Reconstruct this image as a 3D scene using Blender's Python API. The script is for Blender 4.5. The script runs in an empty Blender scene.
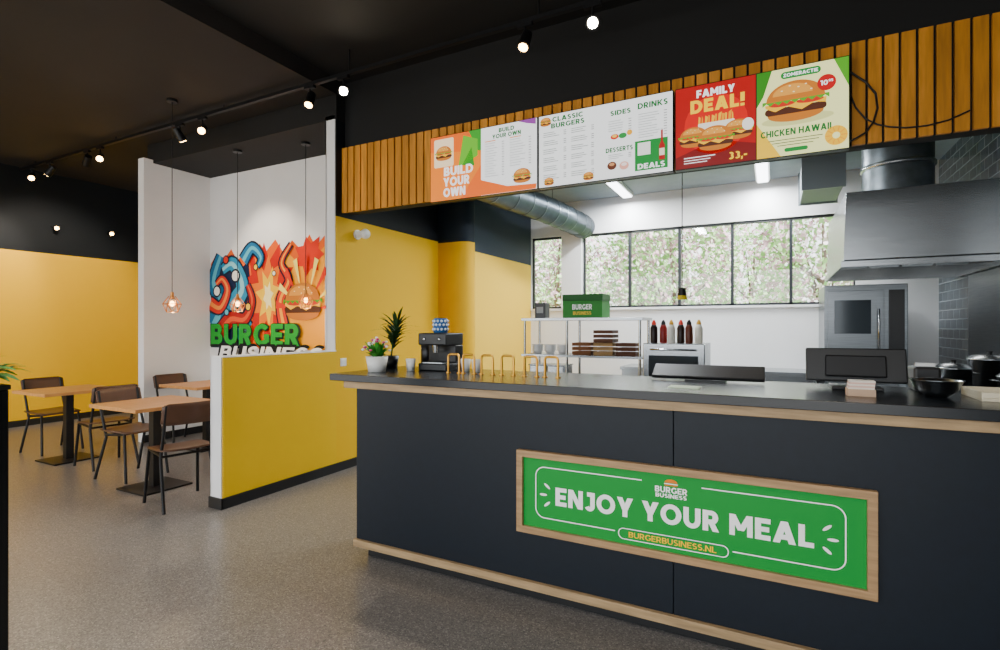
import bpy, math, random
from mathutils import Vector, Matrix
random.seed(7)
S = bpy.context.scene
COL = S.collection

def lin(h):
    h = h.lstrip('#')
    o = []
    for i in (0, 2, 4):
        c = int(h[i:i+2], 16) / 255
        o.append(c/12.92 if c <= .04045 else ((c+.055)/1.055)**2.4)
    return (*o, 1)

# ---------------------------------------------------------------- materials
MC = {}
def mat(name, col, rough=.5, metal=0, em=0, var=0.0, vscale=8, stretch=(1, 1, 1), bump=0, bscale=60, spec=.5, col2=None, island=0):
    if name in MC: return MC[name]
    m = bpy.data.materials.new(name); m.use_nodes = True
    nt = m.node_tree; N = nt.nodes; L = nt.links
    b = N['Principled BSDF']
    c = lin(col) if isinstance(col, str) else (*col, 1)
    b.inputs['Base Color'].default_value = c
    b.inputs['Roughness'].default_value = rough
    b.inputs['Metallic'].default_value = metal
    b.inputs['Specular IOR Level'].default_value = spec
    if em:
        b.inputs['Emission Color'].default_value = c
        b.inputs['Emission Strength'].default_value = em
        b.inputs['Base Color'].default_value = (0.02, .02, .02, 1)
    if var or col2:
        tc = N.new('ShaderNodeTexCoord'); mp = N.new('ShaderNodeMapping')
        mp.inputs['Scale'].default_value = stretch
        nz = N.new('ShaderNodeTexNoise'); nz.inputs['Scale'].default_value = vscale
        nz.inputs['Detail'].default_value = 6
        L.new(tc.outputs['Object'], mp.inputs[0]); L.new(mp.outputs[0], nz.inputs['Vector'])
        cr = N.new('ShaderNodeValToRGB')
        cr.color_ramp.elements[0].position = .3; cr.color_ramp.elements[1].position = .7
        if col2:
            c2 = lin(col2)
        else:
            c2 = tuple(min(1, v*(1+var)) for v in c[:3]) + (1,)
            c = tuple(v*(1-var) for v in c[:3]) + (1,)
        cr.color_ramp.elements[0].color = c; cr.color_ramp.elements[1].color = c2
        L.new(nz.outputs['Fac'], cr.inputs[0])
        out = cr.outputs[0]
        if island:
            ge = N.new('ShaderNodeNewGeometry'); hs = N.new('ShaderNodeHueSaturation')
            mr = N.new('ShaderNodeMapRange'); mr.inputs['To Min'].default_value = 1-island; mr.inputs['To Max'].default_value = 1+island
            L.new(ge.outputs['Random Per Island'], mr.inputs['Value']); L.new(mr.outputs[0], hs.inputs['Value'])
            L.new(out, hs.inputs['Color']); out = hs.outputs[0]
        L.new(out, b.inputs['Base Color'])
    if bump:
        tc = N.new('ShaderNodeTexCoord')
        nz2 = N.new('ShaderNodeTexNoise'); nz2.inputs['Scale'].default_value = bscale
        bp = N.new('ShaderNodeBump'); bp.inputs['Strength'].default_value = bump; bp.inputs['Distance'].default_value = .01
        L.new(tc.outputs['Object'], nz2.inputs['Vector']); L.new(nz2.outputs['Fac'], bp.inputs['Height']); L.new(bp.outputs[0], b.inputs['Normal'])
    MC[name] = m
    return m

def P(h, r=.5):  # printed / painted colour
    return mat('paint_'+h.strip('#')+str(r), h, r, spec=.25)
def E(h, s=1.0):  # backlit display colour
    return mat('display_'+h.strip('#')+str(s), h, .3, em=s)

def painted(name, hi, lo, zsplit, rough=.6):
    """wall paint: lower colour below zsplit, upper above (object z)"""
    m = bpy.data.materials.new(name); m.use_nodes = True
    nt = m.node_tree; N = nt.nodes; L = nt.links; b = N['Principled BSDF']
    b.inputs['Roughness'].default_value = rough; b.inputs['Specular IOR Level'].default_value = .2
    tc = N.new('ShaderNodeTexCoord'); sp = N.new('ShaderNodeSeparateXYZ')
    gt = N.new('ShaderNodeMath'); gt.operation = 'GREATER_THAN'; gt.inputs[1].default_value = zsplit
    mx = N.new('ShaderNodeMix'); mx.data_type = 'RGBA'
    nz = N.new('ShaderNodeTexNoise'); nz.inputs['Scale'].default_value = 150
    bp = N.new('ShaderNodeBump'); bp.inputs['Strength'].default_value = .08; bp.inputs['Distance'].default_value = .003
    L.new(tc.outputs['Object'], sp.inputs[0]); L.new(sp.outputs['Z'], gt.inputs[0]); L.new(gt.outputs[0], mx.inputs['Factor'])
    mx.inputs['A'].default_value = lin(lo); mx.inputs['B'].default_value = lin(hi)
    L.new(mx.outputs['Result'], b.inputs['Base Color'])
    L.new(tc.outputs['Object'], nz.inputs['Vector']); L.new(nz.outputs['Fac'], bp.inputs['Height']); L.new(bp.outputs[0], b.inputs['Normal'])
    return m

YEL = '#e4b200'
M_dark = mat('dark_wall_paint', '#1d2024', .7, var=.1, vscale=2)
M_ceil = mat('black_ceiling', '#090909', .8, var=.2, vscale=3)
M_ceil2 = mat('charcoal_ceiling', '#1b1817', .8, var=.2, vscale=2)
M_white = mat('white_wall_paint', '#ecebeb', .7, var=.03, vscale=2, bump=.05, bscale=120)
M_yel = mat('yellow_wall_paint', '#e2b400', .5, var=.04, vscale=1.5, bump=.05, bscale=150, spec=.2)
M_yelsplit = painted('yellow_black_split_paint', '#15191e', YEL, 2.51)
M_yelsplit2 = painted('yellow_slate_split_paint', '#2b3641', '#f0c23c', 2.38)
M_colsplit = painted('yellow_slate_column_paint', '#1e2833', '#e0ac00', 2.49)
M_kceil = mat('kitchen_ceiling_grey', '#8f999f', .7, var=.05)
M_steel = mat('brushed_steel', '#a8acaf', .27, 1, var=.1, vscale=6, stretch=(1, 1, 30))
M_steeld = mat('galvanised_steel', '#757d83', .38, .85, var=.2, vscale=10)
M_black = mat('black_plastic', '#0c0d0f', .4)
M_blackm = mat('black_powder_coat', '#101012', .45, .3)
M_base = mat('black_skirting', '#0c0d0f', .5)
M_oak = mat('oak_wood', '#a38159', .5, var=.22, vscale=5, stretch=(1, 8, 12))
M_oak_x = mat('oak_trim_wood', '#a08560', .55, var=.25, vscale=6, stretch=(1, 10, 10), bump=.1)
M_table = mat('warm_oak_tabletop', '#c48a50', .4, var=.16, vscale=5, stretch=(9, 1, 1))
M_ply = mat('walnut_plywood', '#553826', .4, var=.15, vscale=6, stretch=(8, 1, 1))
M_slat = mat('pine_slats', '#c9862c', .5, var=.24, vscale=4, stretch=(8, 8, .8), island=.2, spec=.25)
M_counter = mat('slate_blue_laminate', '#0b141e', .45, var=.12, vscale=30, bump=.04, bscale=300, spec=.3)
M_top = mat('black_stone_worktop', '#10151b', .25, var=.25, vscale=120)
M_brass = mat('brushed_brass', '#d8a040', .3, 1)
M_gold = mat('gold_wire', '#c98a4a', .3, .9)
M_bulb = mat('warm_bulb', '#ffb060', .3, em=22)
M_spotem = mat('spot_lens_glow', '#fff0d0', .3, em=260)
M_spotem2 = mat('spot_lens_warm', '#ffc878', .3, em=36)
M_tube = mat('fluorescent_diffuser', '#f4f8ff', .3, em=9)
M_pot = mat('white_ceramic', '#e9e9e6', .3)
M_leaf = mat('leaf_green', '#3b8a2e', .6, var=.3, vscale=20, island=.3, spec=.2)
M_leafd = mat('leaf_dark_green', '#24421f', .6, var=.3, vscale=20, island=.3, spec=.2)

def floor_mat():
    m = bpy.data.materials.new('speckled_vinyl_floor'); m.use_nodes = True
    nt = m.node_tree; N = nt.nodes; L = nt.links; b = N['Principled BSDF']
    tc = N.new('ShaderNodeTexCoord')
    n1 = N.new('ShaderNodeTexVoronoi'); n1.inputs['Scale'].default_value = 170
    r1 = N.new('ShaderNodeValToRGB'); e = r1.color_ramp.elements
    sp = N.new('ShaderNodeSeparateColor')
    e[0].position = .0; e[0].color = lin('#4d4a49'); e[1].position = 1; e[1].color = lin('#a09a93')
    x = e.new(.2); x.color = lin('#6b6764'); x = e.new(.8); x.color = lin('#7e7974')
    n2 = N.new('ShaderNodeTexNoise'); n2.inputs['Scale'].default_value = .7; n2.inputs['Detail'].default_value = 1.5
    r2 = N.new('ShaderNodeValToRGB'); r2.color_ramp.elements[0].position = .3; r2.color_ramp.elements[1].position = .75
    r2.color_ramp.elements[0].color = (.84, .84, .86, 1); r2.color_ramp.elements[1].color = (1, 1, 1, 1)
    mx = N.new('ShaderNodeMix'); mx.data_type = 'RGBA'; mx.blend_type = 'MULTIPLY'; mx.inputs['Factor'].default_value = 1
    for n in (n1, n2): L.new(tc.outputs['Object'], n.inputs['Vector'])
    L.new(n1.outputs['Color'], sp.inputs[0]); L.new(sp.outputs[0], r1.inputs[0]); L.new(n2.outputs['Fac'], r2.inputs[0])
    L.new(r1.outputs[0], mx.inputs['A']); L.new(r2.outputs[0], mx.inputs['B']); L.new(mx.outputs['Result'], b.inputs['Base Color'])
    r3 = N.new('ShaderNodeMapRange'); r3.inputs['To Min'].default_value = .25; r3.inputs['To Max'].default_value = .35
    L.new(n2.outputs['Fac'], r3.inputs['Value']); L.new(r3.outputs[0], b.inputs['Roughness'])
    return m
M_floor = floor_mat()

def tile_mat():
    m = bpy.data.materials.new('slate_metro_tiles'); m.use_nodes = True
    nt = m.node_tree; N = nt.nodes; L = nt.links; b = N['Principled BSDF']
    tc = N.new('ShaderNodeTexCoord'); sp = N.new('ShaderNodeSeparateXYZ'); cb = N.new('ShaderNodeCombineXYZ')
    br = N.new('ShaderNodeTexBrick'); br.inputs['Scale'].default_value = 1
    br.inputs['Brick Width'].default_value = .2; br.inputs['Row Height'].default_value = .1; br.inputs['Mortar Size'].default_value = .004
    br.inputs['Color1'].default_value = lin('#3c4850'); br.inputs['Color2'].default_value = lin('#56636b'); br.inputs['Mortar'].default_value = lin('#a4aaac')
    L.new(tc.outputs['Object'], sp.inputs[0]); L.new(sp.outputs['Y'], cb.inputs['X']); L.new(sp.outputs['Z'], cb.inputs['Y'])
    L.new(cb.outputs[0], br.inputs['Vector']); L.new(br.outputs['Color'], b.inputs['Base Color'])
    b.inputs['Roughness'].default_value = .15
    return m
M_tile = tile_mat()

def glass_mat():
    m = bpy.data.materials.new('clear_glazing'); m.use_nodes = True
    nt = m.node_tree; N = nt.nodes; L = nt.links
    for n in list(N):
        if n.type == 'BSDF_PRINCIPLED': N.remove(n)
    out = [n for n in N if n.type == 'OUTPUT_MATERIAL'][0]
    t = N.new('ShaderNodeBsdfTransparent'); g = N.new('ShaderNodeBsdfGlossy'); g.inputs['Roughness'].default_value = .02
    x = N.new('ShaderNodeMixShader'); x.inputs[0].default_value = .05
    L.new(t.outputs[0], x.inputs[1]); L.new(g.outputs[0], x.inputs[2]); L.new(x.outputs[0], out.inputs[0])
    return m
M_glass = glass_mat()

# ---------------------------------------------------------------- bold geometric lettering
def _glyph(c, T):
    h = T*.56; B = T*.86
    R = lambda a, b, c_, d: ('R', a, b, c_, d)
    Dg = lambda a, b, c_, d, hh=h: ('D', a, b, c_, d, hh)
    A = lambda cx, cz, rx, rz, a0, a1: ('A', cx, cz, rx, rz, a0, a1)
    G = {
     'A': (.98, [Dg(h, 0, .49, 1), Dg(.98-h, 0, .49, 1), R(.22, .76, .17, .17+B)]),
     'B': (.76, [R(0, T, 0, 1), A(.45, .74, .27, .26, -90, 90), A(.46, .29, .3, .29, -90, 90), R(T, .45, 1-B, 1), R(T, .46, .5-B/2, .5+B/2), R(T, .46, 0, B)]),
     'C': (.86, [A(.5, .5, .5, .51, 42, 318)]),
     'D': (.9, [R(0, T, 0, 1), A(.4, .5, .5, .5, -90, 90), R(T, .4, 1-B, 1), R(T, .4, 0, B)]),
     'E': (.68, [R(0, T, 0, 1), R(T, .68, 1-B, 1), R(T, .62, .5-B/2, .5+B/2), R(T, .68, 0, B)]),
     'F': (.66, [R(0, T, 0, 1), R(T, .66, 1-B, 1), R(T, .6, .46-B/2, .46+B/2)]),
     'G': (.92, [A(.5, .5, .5, .51, 42, 322), R(.92-T, .92, .14, .52), R(.62, .92, .52-B, .52)]),
     'H': (.86, [R(0, T, 0, 1), R(.86-T, .86, 0, 1), R(T, .86-T, .5-B/2, .5+B/2)]),
     'I': (T, [R(0, T, 0, 1)]),
     'J': (.6, [R(.6-T, .6, .3, 1), A(.3, .3, .3, .31, 205, 360), R(.15, .6-T, 1-B, 1)]),
     'K': (.88, [R(0, T, 0, 1), Dg(T*.9, .33, .86-h, 1), Dg(.36, .5, .88-h, 0)]),
     'L': (.64, [R(0, T, 0, 1), R(T, .64, 0, B)]),
     'M': (1.06, [R(0, T*.95, 0, 1), R(1.06-T*.95, 1.06, 0, 1), Dg(h*.9, 1, .53, .26, h*.95), Dg(1.06-h*.9, 1, .53, .26, h*.95)]),
     'N': (.88, [R(0, T, 0, 1), R(.88-T, .88, 0, 1), Dg(h, 1, .88-h, 0)]),
     'O': (1.06, [A(.53, .5, .53, .515, 0, 360)]),
     'P': (.74, [R(0, T, 0, 1), A(.42, .67, .32, .33, -90, 90), R(T, .42, 1-B, 1), R(T, .42, .34, .34+B)]),
     'R': (.78, [R(0, T, 0, 1), A(.42, .67, .32, .33, -90, 90), R(T, .42, 1-B, 1), R(T, .42, .34, .34+B), Dg(.42, .4, .78-h, 0)]),
     'S': (.7, [A(.36, .71, .34, .3, 35, 270), A(.34, .29, .35, .3, -145, 90)]),
     'T': (.78, [R(0, .78, 1-B, 1), R(.39-T/2, .39+T/2, 0, 1-B)]),
     'U': (.84, [R(0, T, .4, 1), R(.84-T, .84, .4, 1), A(.42, .4, .42, .41, 180, 360)]),
     'V': (.94, [Dg(h, 1, .47, 0), Dg(.94-h, 1, .47, 0)]),
     'W': (1.36, [Dg(h, 1, .38, 0), Dg(.68, 1, .38, 0), Dg(.68, 1, .98, 0), Dg(1.36-h, 1, .98, 0)]),
     'X': (.86, [Dg(h, 0, .86-h, 1), Dg(h, 1, .86-h, 0)]),
     'Y': (.88, [Dg(h, 1, .44, .36), Dg(.88-h, 1, .44, .36), R(.44-T/2, .44+T/2, 0, .42)]),
     'Z': (.74, [R(.02, .72, 1-B, 1), R(0, .74, 0, B), Dg(h+.02, B*.9, .72-h, 1-B*.9)]),
     '0': (.78, [A(.39, .5, .39, .51, 0, 360)]),
     '1': (.42, [R(.42-T, .42, 0, 1), R(0, .42-T, 1-B, 1)]),
     '3': (.7, [A(.34, .72, .33, .28, -90, 140), A(.34, .29, .36, .3, -140, 90)]),
     '5': (.72, [R(.08, .66, 1-B, 1), R(.08, .08+T, .5, 1), A(.34, .31, .36, .32, -140, 100), R(.08, .34, .63-B, .63)]),
     '9': (.76, [A(.37, .67, .37, .34, 0, 360), A(.3, .5, .45, .51, -80, 20)]),
     '!': (T, [Dg(T/2, .34, T/2, 1, T*.52), R(0, T, 0, .2)]),
     '.': (T, [R(0, T, 0, T)]),
     ',': (T, [Dg(T*.3, -.16, T*.6, T, T*.4)]),
     '-': (.4, [R(0, .4, .3, .3+B)]),
     ' ': (.28, []),
    }
    return G[c]
GC = {}
def glyphs(t, off, shear):
    k = (t, off, shear)
    if k in GC: return GC[k]
    T = .16+off*1.4
    vs = []; fs = []; X = 0
    def poly(pts, l):
        a = sum(pts[i][0]*pts[(i+1) % len(pts)][1]-pts[(i+1) % len(pts)][0]*pts[i][1] for i in range(len(pts)))
        if a < 0: pts = pts[::-1]
        o = len(vs); vs.extend([(x+X+y*shear, y, l) for x, y in pts]); fs.append(tuple(range(o, o+len(pts))))
    for c in t:
        w, pr = _glyph(c, T)
        for l, p in enumerate(pr):
            if p[0] == 'R': poly([(p[1], p[3]), (p[2], p[3]), (p[2], p[4]), (p[1], p[4])], l)
            elif p[0] == 'D': poly([(p[1]-p[5], p[2]), (p[1]+p[5], p[2]), (p[3]+p[5], p[4]), (p[3]-p[5], p[4])], l)
            else:
                _, cx, cz, rx, rz, a0, a1 = p; n = max(6, int((a1-a0)/14))
                ri, rj = rx-T, rz-T*.88
                for i in range(n):
                    u, v = math.radians(a0+(a1-a0)*i/n), math.radians(a0+(a1-a0)*(i+1)/n)
                    poly([(cx+rx*math.cos(u), cz+rz*math.sin(u)), (cx+rx*math.cos(v), cz+rz*math.sin(v)), (cx+ri*math.cos(v), cz+rj*math.sin(v)), (cx+ri*math.cos(u), cz+rj*math.sin(u))], l)
        X += w+.1
    GC[k] = (vs, fs); return GC[k]

# ---------------------------------------------------------------- mesh builder
class MB:
    def __init__(s): s.v = []; s.f = []; s.fm = []; s.sm = []; s.mats = []; s.lay = 0.0
    def mi(s, m):
        if m not in s.mats: s.mats.append(m)
        return s.mats.index(m)
    def add(s, vs, fs, m, smooth=False):
        o = len(s.v); k = s.mi(m)
        s.v += [tuple(p) for p in vs]
        for f in fs:
            s.f.append([i+o for i in f]); s.fm.append(k); s.sm.append(smooth)
    def box(s, x0, x1, y0, y1, z0, z1, m, M=None):
        vs = [Vector(p) for p in ((x0,y0,z0),(x1,y0,z0),(x1,y1,z0),(x0,y1,z0),(x0,y0,z1),(x1,y0,z1),(x1,y1,z1),(x0,y1,z1))]
        if M: vs = [M @ p for p in vs]
        s.add(vs, [(0,3,2,1),(4,5,6,7),(0,1,5,4),(1,2,6,5),(2,3,7,6),(3,0,4,7)], m)
        return s
    def cyl(s, p0, p1, r0, r1=None, m=None, n=20, cap=True):
        if r1 is None: r1 = r0
        p0 = Vector(p0); p1 = Vector(p1); d = (p1-p0).normalized()
        a = d.orthogonal().normalized(); b = d.cross(a)
        vs = []
        for p, r in ((p0, r0), (p1, r1)):
            for i in range(n):
                t = 2*math.pi*i/n; vs.append(p+a*r*math.cos(t)+b*r*math.sin(t))
        s.add(vs, [(i, (i+1) % n, n+(i+1) % n, n+i) for i in range(n)], m, True)
        if cap:
            s.add(vs[:n], [tuple(reversed(range(n)))], m); s.add(vs[n:], [tuple(range(n))], m)
        return s
    def tube(s, path, r, m, n=8, closed=False):
        pts = [Vector(p) for p in path]; k = len(pts); vs = []
        up = None
        for i, p in enumerate(pts):
            if closed: t = (pts[(i+1) % k]-pts[i-1]).normalized()
            elif i == 0: t = (pts[1]-p).normalized()
            elif i == k-1: t = (p-pts[i-1]).normalized()
            else: t = ((pts[i+1]-p).normalized()+(p-pts[i-1]).normalized()).normalized()
            if up is None: up = t.orthogonal().normalized()
            else:
                up = (up-t*up.dot(t)).normalized()
            b = t.cross(up)
            rr = r[i] if isinstance(r, (list, tuple)) else r
            for j in range(n):
                a = 2*math.pi*j/n; vs.append(p+up*rr*math.cos(a)+b*rr*math.sin(a))
        fs = []
        for i in range(k if closed else k-1):
            i2 = (i+1) % k
            for j in range(n):
                fs.append((i*n+j, i*n+(j+1) % n, i2*n+(j+1) % n, i2*n+j))
        s.add(vs, fs, m, True)
        if not closed:
            s.add(vs[:n], [tuple(reversed(range(n)))], m); s.add(vs[-n:], [tuple(range(n))], m)
        return s
    def lathe(s, prof, c, m, n=24):
        c = Vector(c); vs = []
        for r, z in prof:
            for i in range(n):
                a = 2*math.pi*i/n; vs.append(c+Vector((r*math.cos(a), r*math.sin(a), z)))
        fs = []
        for k in range(len(prof)-1):
            for i in range(n):
                fs.append((k*n+i, k*n+(i+1) % n, (k+1)*n+(i+1) % n, (k+1)*n+i))
        s.add(vs, fs, m, True)
        return s
    def ball(s, c, r, m, sc=(1, 1, 1), n=16):
        c = Vector(c); vs = []; k = n//2
        for j in range(k+1):
            ph = math.pi*j/k
            for i in range(n):
                a = 2*math.pi*i/n
                vs.append(c+Vector((r*sc[0]*math.sin(ph)*math.cos(a), r*sc[1]*math.sin(ph)*math.sin(a), -r*sc[2]*math.cos(ph))))
        fs = [(j*n+i, j*n+(i+1) % n, (j+1)*n+(i+1) % n, (j+1)*n+i) for j in range(k) for i in range(n)]
        s.add(vs, fs, m, True)
        return s
    # ---- flat graphics (x right, z up, facing -y)
    def up(s, d=.0005): s.lay += d; return s
    def poly(s, pts, m):
        s.add([(x, -s.lay, z) for x, z in pts], [tuple(range(len(pts)))], m); return s
    def rect(s, x0, x1, z0, z1, m): return s.poly([(x0, z0), (x1, z0), (x1, z1), (x0, z1)], m)
    def ell(s, cx, cz, rx, rz, m, a0=0, a1=360, n=24, rot=0):
        pts = []
        full = (a1-a0) >= 360
        cr, sr = math.cos(math.radians(rot)), math.sin(math.radians(rot))
        for i in range(n if full else n+1):
            a = math.radians(a0+(a1-a0)*i/n); x = rx*math.cos(a); z = rz*math.sin(a)
            pts.append((cx+x*cr-z*sr, cz+x*sr+z*cr))
        return s.poly(pts, m)
    def rr_pts(s, x0, x1, z0, z1, r, n=8):
        pts = []
        for cx, cz, a in ((x1-r, z0+r, -90), (x1-r, z1-r, 0), (x0+r, z1-r, 90), (x0+r, z0+r, 180)):
            for i in range(n+1):
                t = math.radians(a+90*i/n); pts.append((cx+r*math.cos(t), cz+r*math.sin(t)))
        return pts
    def rrect(s, x0, x1, z0, z1, r, m): return s.poly(s.rr_pts(x0, x1, z0, z1, r), m)
    def rring(s, x0, x1, z0, z1, r, w, m):
        a = s.rr_pts(x0, x1, z0, z1, r); b = s.rr_pts(x0+w, x1-w, z0+w, z1-w, r-w); n = len(a)
        vs = [(x, -s.lay, z) for x, z in a+b]
        s.add(vs, [(i, (i+1) % n, n+(i+1) % n, n+i) for i in range(n)], m); return s
    def ribbon(s, pts, w, m):
        L = []; R = []; k = len(pts)
        for i, (x, z) in enumerate(pts):
            x0, z0 = pts[max(0, i-1)]; x1, z1 = pts[min(k-1, i+1)]
            dx, dz = x1-x0, z1-z0; d = math.hypot(dx, dz) or 1
            ww = w[i] if isinstance(w, (list, tuple)) else w
            L.append((x-dz/d*ww/2, z+dx/d*ww/2)); R.append((x+dz/d*ww/2, z-dx/d*ww/2))
        vs = [(x, -s.lay, z) for x, z in R+L]
        s.add(vs, [(i, i+1, k+i+1, k+i) for i in range(k-1)], m); return s
    def text(s, t, cx, cz, w, h, m, off=.03, rot=0, shear=0, align=0):
        vs, fs = glyphs(t, off, shear)
        xs = [p[0] for p in vs]
        bx, by = min(xs), 0; bw, bh = max(xs)-bx, 1
        sz = h/bh; sx = (w/bw) if w else sz
        ww = bw*sx
        cr, sr = math.cos(math.radians(rot)), math.sin(math.radians(rot))
        o = []
        for x, y, l in vs:
            X = (x-bx)*sx-ww/2*(1-align) ; Z = (y-by)*sz-h/2
            o.append((cx+X*cr-Z*sr, -s.lay-l*.00007, cz+X*sr+Z*cr))
        s.add(o, fs, m); return s
    def burger(s, cx, cz, w, C=P, tilt=0):
        bun, bun2, pat, let, che, tom = C('#bf6f1c'), C('#dd9838'), C('#4a2211'), C('#4f9f20'), C('#f6b80f'), C('#c42a14')
        s.up(); s.ell(cx, cz-.17*w, .42*w, .13*w, bun)
        s.up(); s.rrect(cx-.46*w, cx+.46*w, cz-.16*w, cz-.04*w, .055*w, pat)
        s.up(); s.poly([(cx-.45*w, cz-.02*w), (cx-.3*w, cz-.1*w), (cx-.12*w, cz-.03*w), (cx+.1*w, cz-.12*w), (cx+.28*w, cz-.03*w), (cx+.45*w, cz-.06*w), (cx+.46*w, cz+.03*w), (cx-.46*w, cz+.03*w)], che)
        s.up(); s.ell(cx-.2*w, cz+.02*w, .2*w, .045*w, tom).ell(cx+.22*w, cz+.02*w, .2*w, .045*w, tom)
        pts = [(cx-.5*w+w*i/16, cz+.03*w+(.03*w if i % 2 else -.02*w)) for i in range(17)]
        s.up(); s.poly(pts+[(cx+.5*w, cz+.09*w), (cx-.5*w, cz+.09*w)], let)
        s.up(); s.ell(cx, cz+.07*w, .44*w, .32*w, bun, 0, 180)
        s.up(); s.ell(cx-.04*w, cz+.16*w, .3*w, .18*w, bun2, 0, 180)
        s.up()
        for dx, dz in ((-.2, .24), (-.08, .31), (.05, .27), (.16, .3), (-.02, .2), (.24, .2)):
            s.ell(cx+dx*w, cz+dz*w, .018*w, .01*w, C('#fbe6b8'), n=8)
        s.up()
        return s
    def obj(s, name, parent=None, bevel=0, loc=None, label=None, kind=None):
        me = bpy.data.meshes.new(name)
        me.from_pydata([tuple(v) for v in s.v], [], s.f)
        for m in s.mats: me.materials.append(m)
        me.polygons.foreach_set('material_index', s.fm)
        me.polygons.foreach_set('use_smooth', s.sm)
        me.update()
        ob = bpy.data.objects.new(name, me); COL.objects.link(ob)
        if parent: ob.parent = parent
        if loc: ob.location = loc
        if bevel:
            bm = ob.modifiers.new('bevel', 'BEVEL'); bm.width = bevel; bm.segments = 2; bm.limit_method = 'ANGLE'; bm.angle_limit = math.radians(50)
        if label: ob['label'] = label
        if kind: ob['kind'] = kind
        return ob

def tag(o, label, cat, group=None):
    o['label'] = label; o['category'] = cat
    if group: o['group'] = group
    return o
def thing(name, loc, label, cat, rz=0, group=None):
    e = bpy.data.objects.new(name, None); e.empty_display_size = .1
    COL.objects.link(e); e.location = loc; e.rotation_euler = (0, 0, math.radians(rz))
    return tag(e, label, cat, group)
def copy_thing(src, loc, rz=None, label=None):
    def rec(o, par):
        c = o.copy(); COL.objects.link(c)
        if par is not None:
            c.parent = par
        for ch in list(o.children): rec(ch, c)
        return c
    kids = list(src.children)
    c = src.copy(); COL.objects.link(c)
    for k in kids: rec(k, c)
    c.location = loc
    if rz is not None: c.rotation_euler = (0, 0, math.radians(rz))
    if label: c['label'] = label
    return c
def struct(name, mb, bevel=0):
    return mb.obj(name, kind='structure', bevel=bevel)
def sbox(name, x0, x1, y0, y1, z0, z1, m):
    return struct(name, MB().box(x0, x1, y0, y1, z0, z1, m))

# ---------------------------------------------------------------- ROOM SHELL
XL, XR, YF, YB = -9.55, 1.65, -2.6, 7.55
sbox('floor', XL-.15, XR+.15, YF-.1, YB+.2, -.1, 0, M_floor)
sbox('wall_left', XL-.15, XL, YF, 5.75, 0, 3.9, M_yelsplit)
sbox('wall_left_rear', XL-.15, -6.85, 5.6, 5.75, 0, 3.9, M_yelsplit)
sbox('wall_alcove_side', -6.98, -6.86, 3.74, 4.72, 0, 3.5, M_white)
sbox('wall_mural', -6.86, -3.93, 4.6, 4.72, 0, 3.5, M_white)
m = MB().box(-3.94, -3.93, 3.85, 5.63, 0, 3.5, M_white).box(-3.93, -3.81, 3.86, 5.75, 0, 3.5, M_yelsplit).box(-3.94, -3.82, 3.85, 3.86, 1.19, 3.5, M_white)
struct('wall_partition', m)
m = MB().box(-3.94, -3.81, 2.66, 3.86, 0, 1.18, M_yel).box(-3.945, -3.809, 2.655, 3.86, 1.18, 1.19, M_white).box(-3.945, -3.82, 2.65, 2.66, 0, 1.18, M_white).box(-3.95, -3.94, 2.65, 3.85, 0, 1.18, M_white)
struct('wall_half_height', m)
struct('baseboard_half_wall', MB().box(-3.81, -3.796, 2.64, 3.85, 0, .085, M_base).box(-3.955, -3.796, 2.636, 2.65, 0, .085, M_base))
sbox('baseboard_partition', -3.81, -3.797, 3.85, 5.6, 0, .085, M_base)
sbox('baseboard_left', XL, XL+.014, YF, 5.6, 0, .09, M_base)
sbox('baseboard_alcove', -6.86, -6.846, 3.74, 4.6, 0, .09, M_base)
sbox('baseboard_mural', -6.84, -3.95, 4.587, 4.6, 0, .09, M_base)
# rounded kitchen column
m = MB(); r = .14
pr = [(-3.81, 5.63)] + [(-3.366-r+r*math.sin(math.radians(a)), 5.63+r-r*math.cos(math.radians(a))) for a in range(0, 91, 10)] + [(-3.366, 5.80), (-3.81, 5.80)]
n = len(pr)
m.add([(x, y, 0) for x, y in pr]+[(x, y, 3.4) for x, y in pr], [(i, (i+1) % n, n+(i+1) % n, n+i) for i in range(n)], M_colsplit, True)
m.add([(x, y, 3.4) for x, y in pr], [tuple(range(n))], M_colsplit)
struct('wall_column', m)
sbox('wall_kitchen_left', -3.5, -3.37, 5.80, YB, 0, 3.4, M_yelsplit2)
sbox('wall_right', XR, XR+.15, 3.9, YB+.15, 0, 3.5, M_tile)
sbox('wall_right_front', XR, XR+.15, YF, 3.9, 0, 3.9, M_dark)
# back wall with window strip
WZ0, WZ1 = 1.70, 2.80
m = MB().box(-3.5, XR, YB, YB+.15, 0, WZ0, M_white).box(-3.5, XR, YB, YB+.15, WZ1, 3.4, M_white).box(-2.84, -2.53, YB-.06, YB+.15, WZ0, WZ1, M_white)
m.box(-3.5, -3.36, YB, YB+.15, WZ0, WZ1, M_white).box(.87, XR, YB, YB+.15, WZ0, WZ1, M_white)
struct('wall_rear', m)
xs = [(-3.35, -2.85), (-2.52, -1.836), (-1.836, -1.151), (-1.151, -.485), (-.485, .193), (.193, .87)]
M_frame = mat('anthracite_window_frame', '#1b1f24', .4)
for i, (a, b) in enumerate(xs):
    m = MB(); w = .018
    m.box(a, a+w, YB+.03, YB+.09, WZ0, WZ1, M_frame).box(b-w, b, YB+.03, YB+.09, WZ0, WZ1, M_frame)
    m.box(a, b, YB+.03, YB+.09, WZ0, WZ0+.03, M_frame).box(a, b, YB+.03, YB+.09, WZ1-.03, WZ1, M_frame)
    m.box(a+w, b-w, YB+.058, YB+.062, WZ0+.03, WZ1-.03, M_glass)
    struct('window_%d' % (i+1), m)
sbox('trim_1', -3.36, .87, YB-.04, YB+.02, WZ0-.03, WZ0, M_white)
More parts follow.
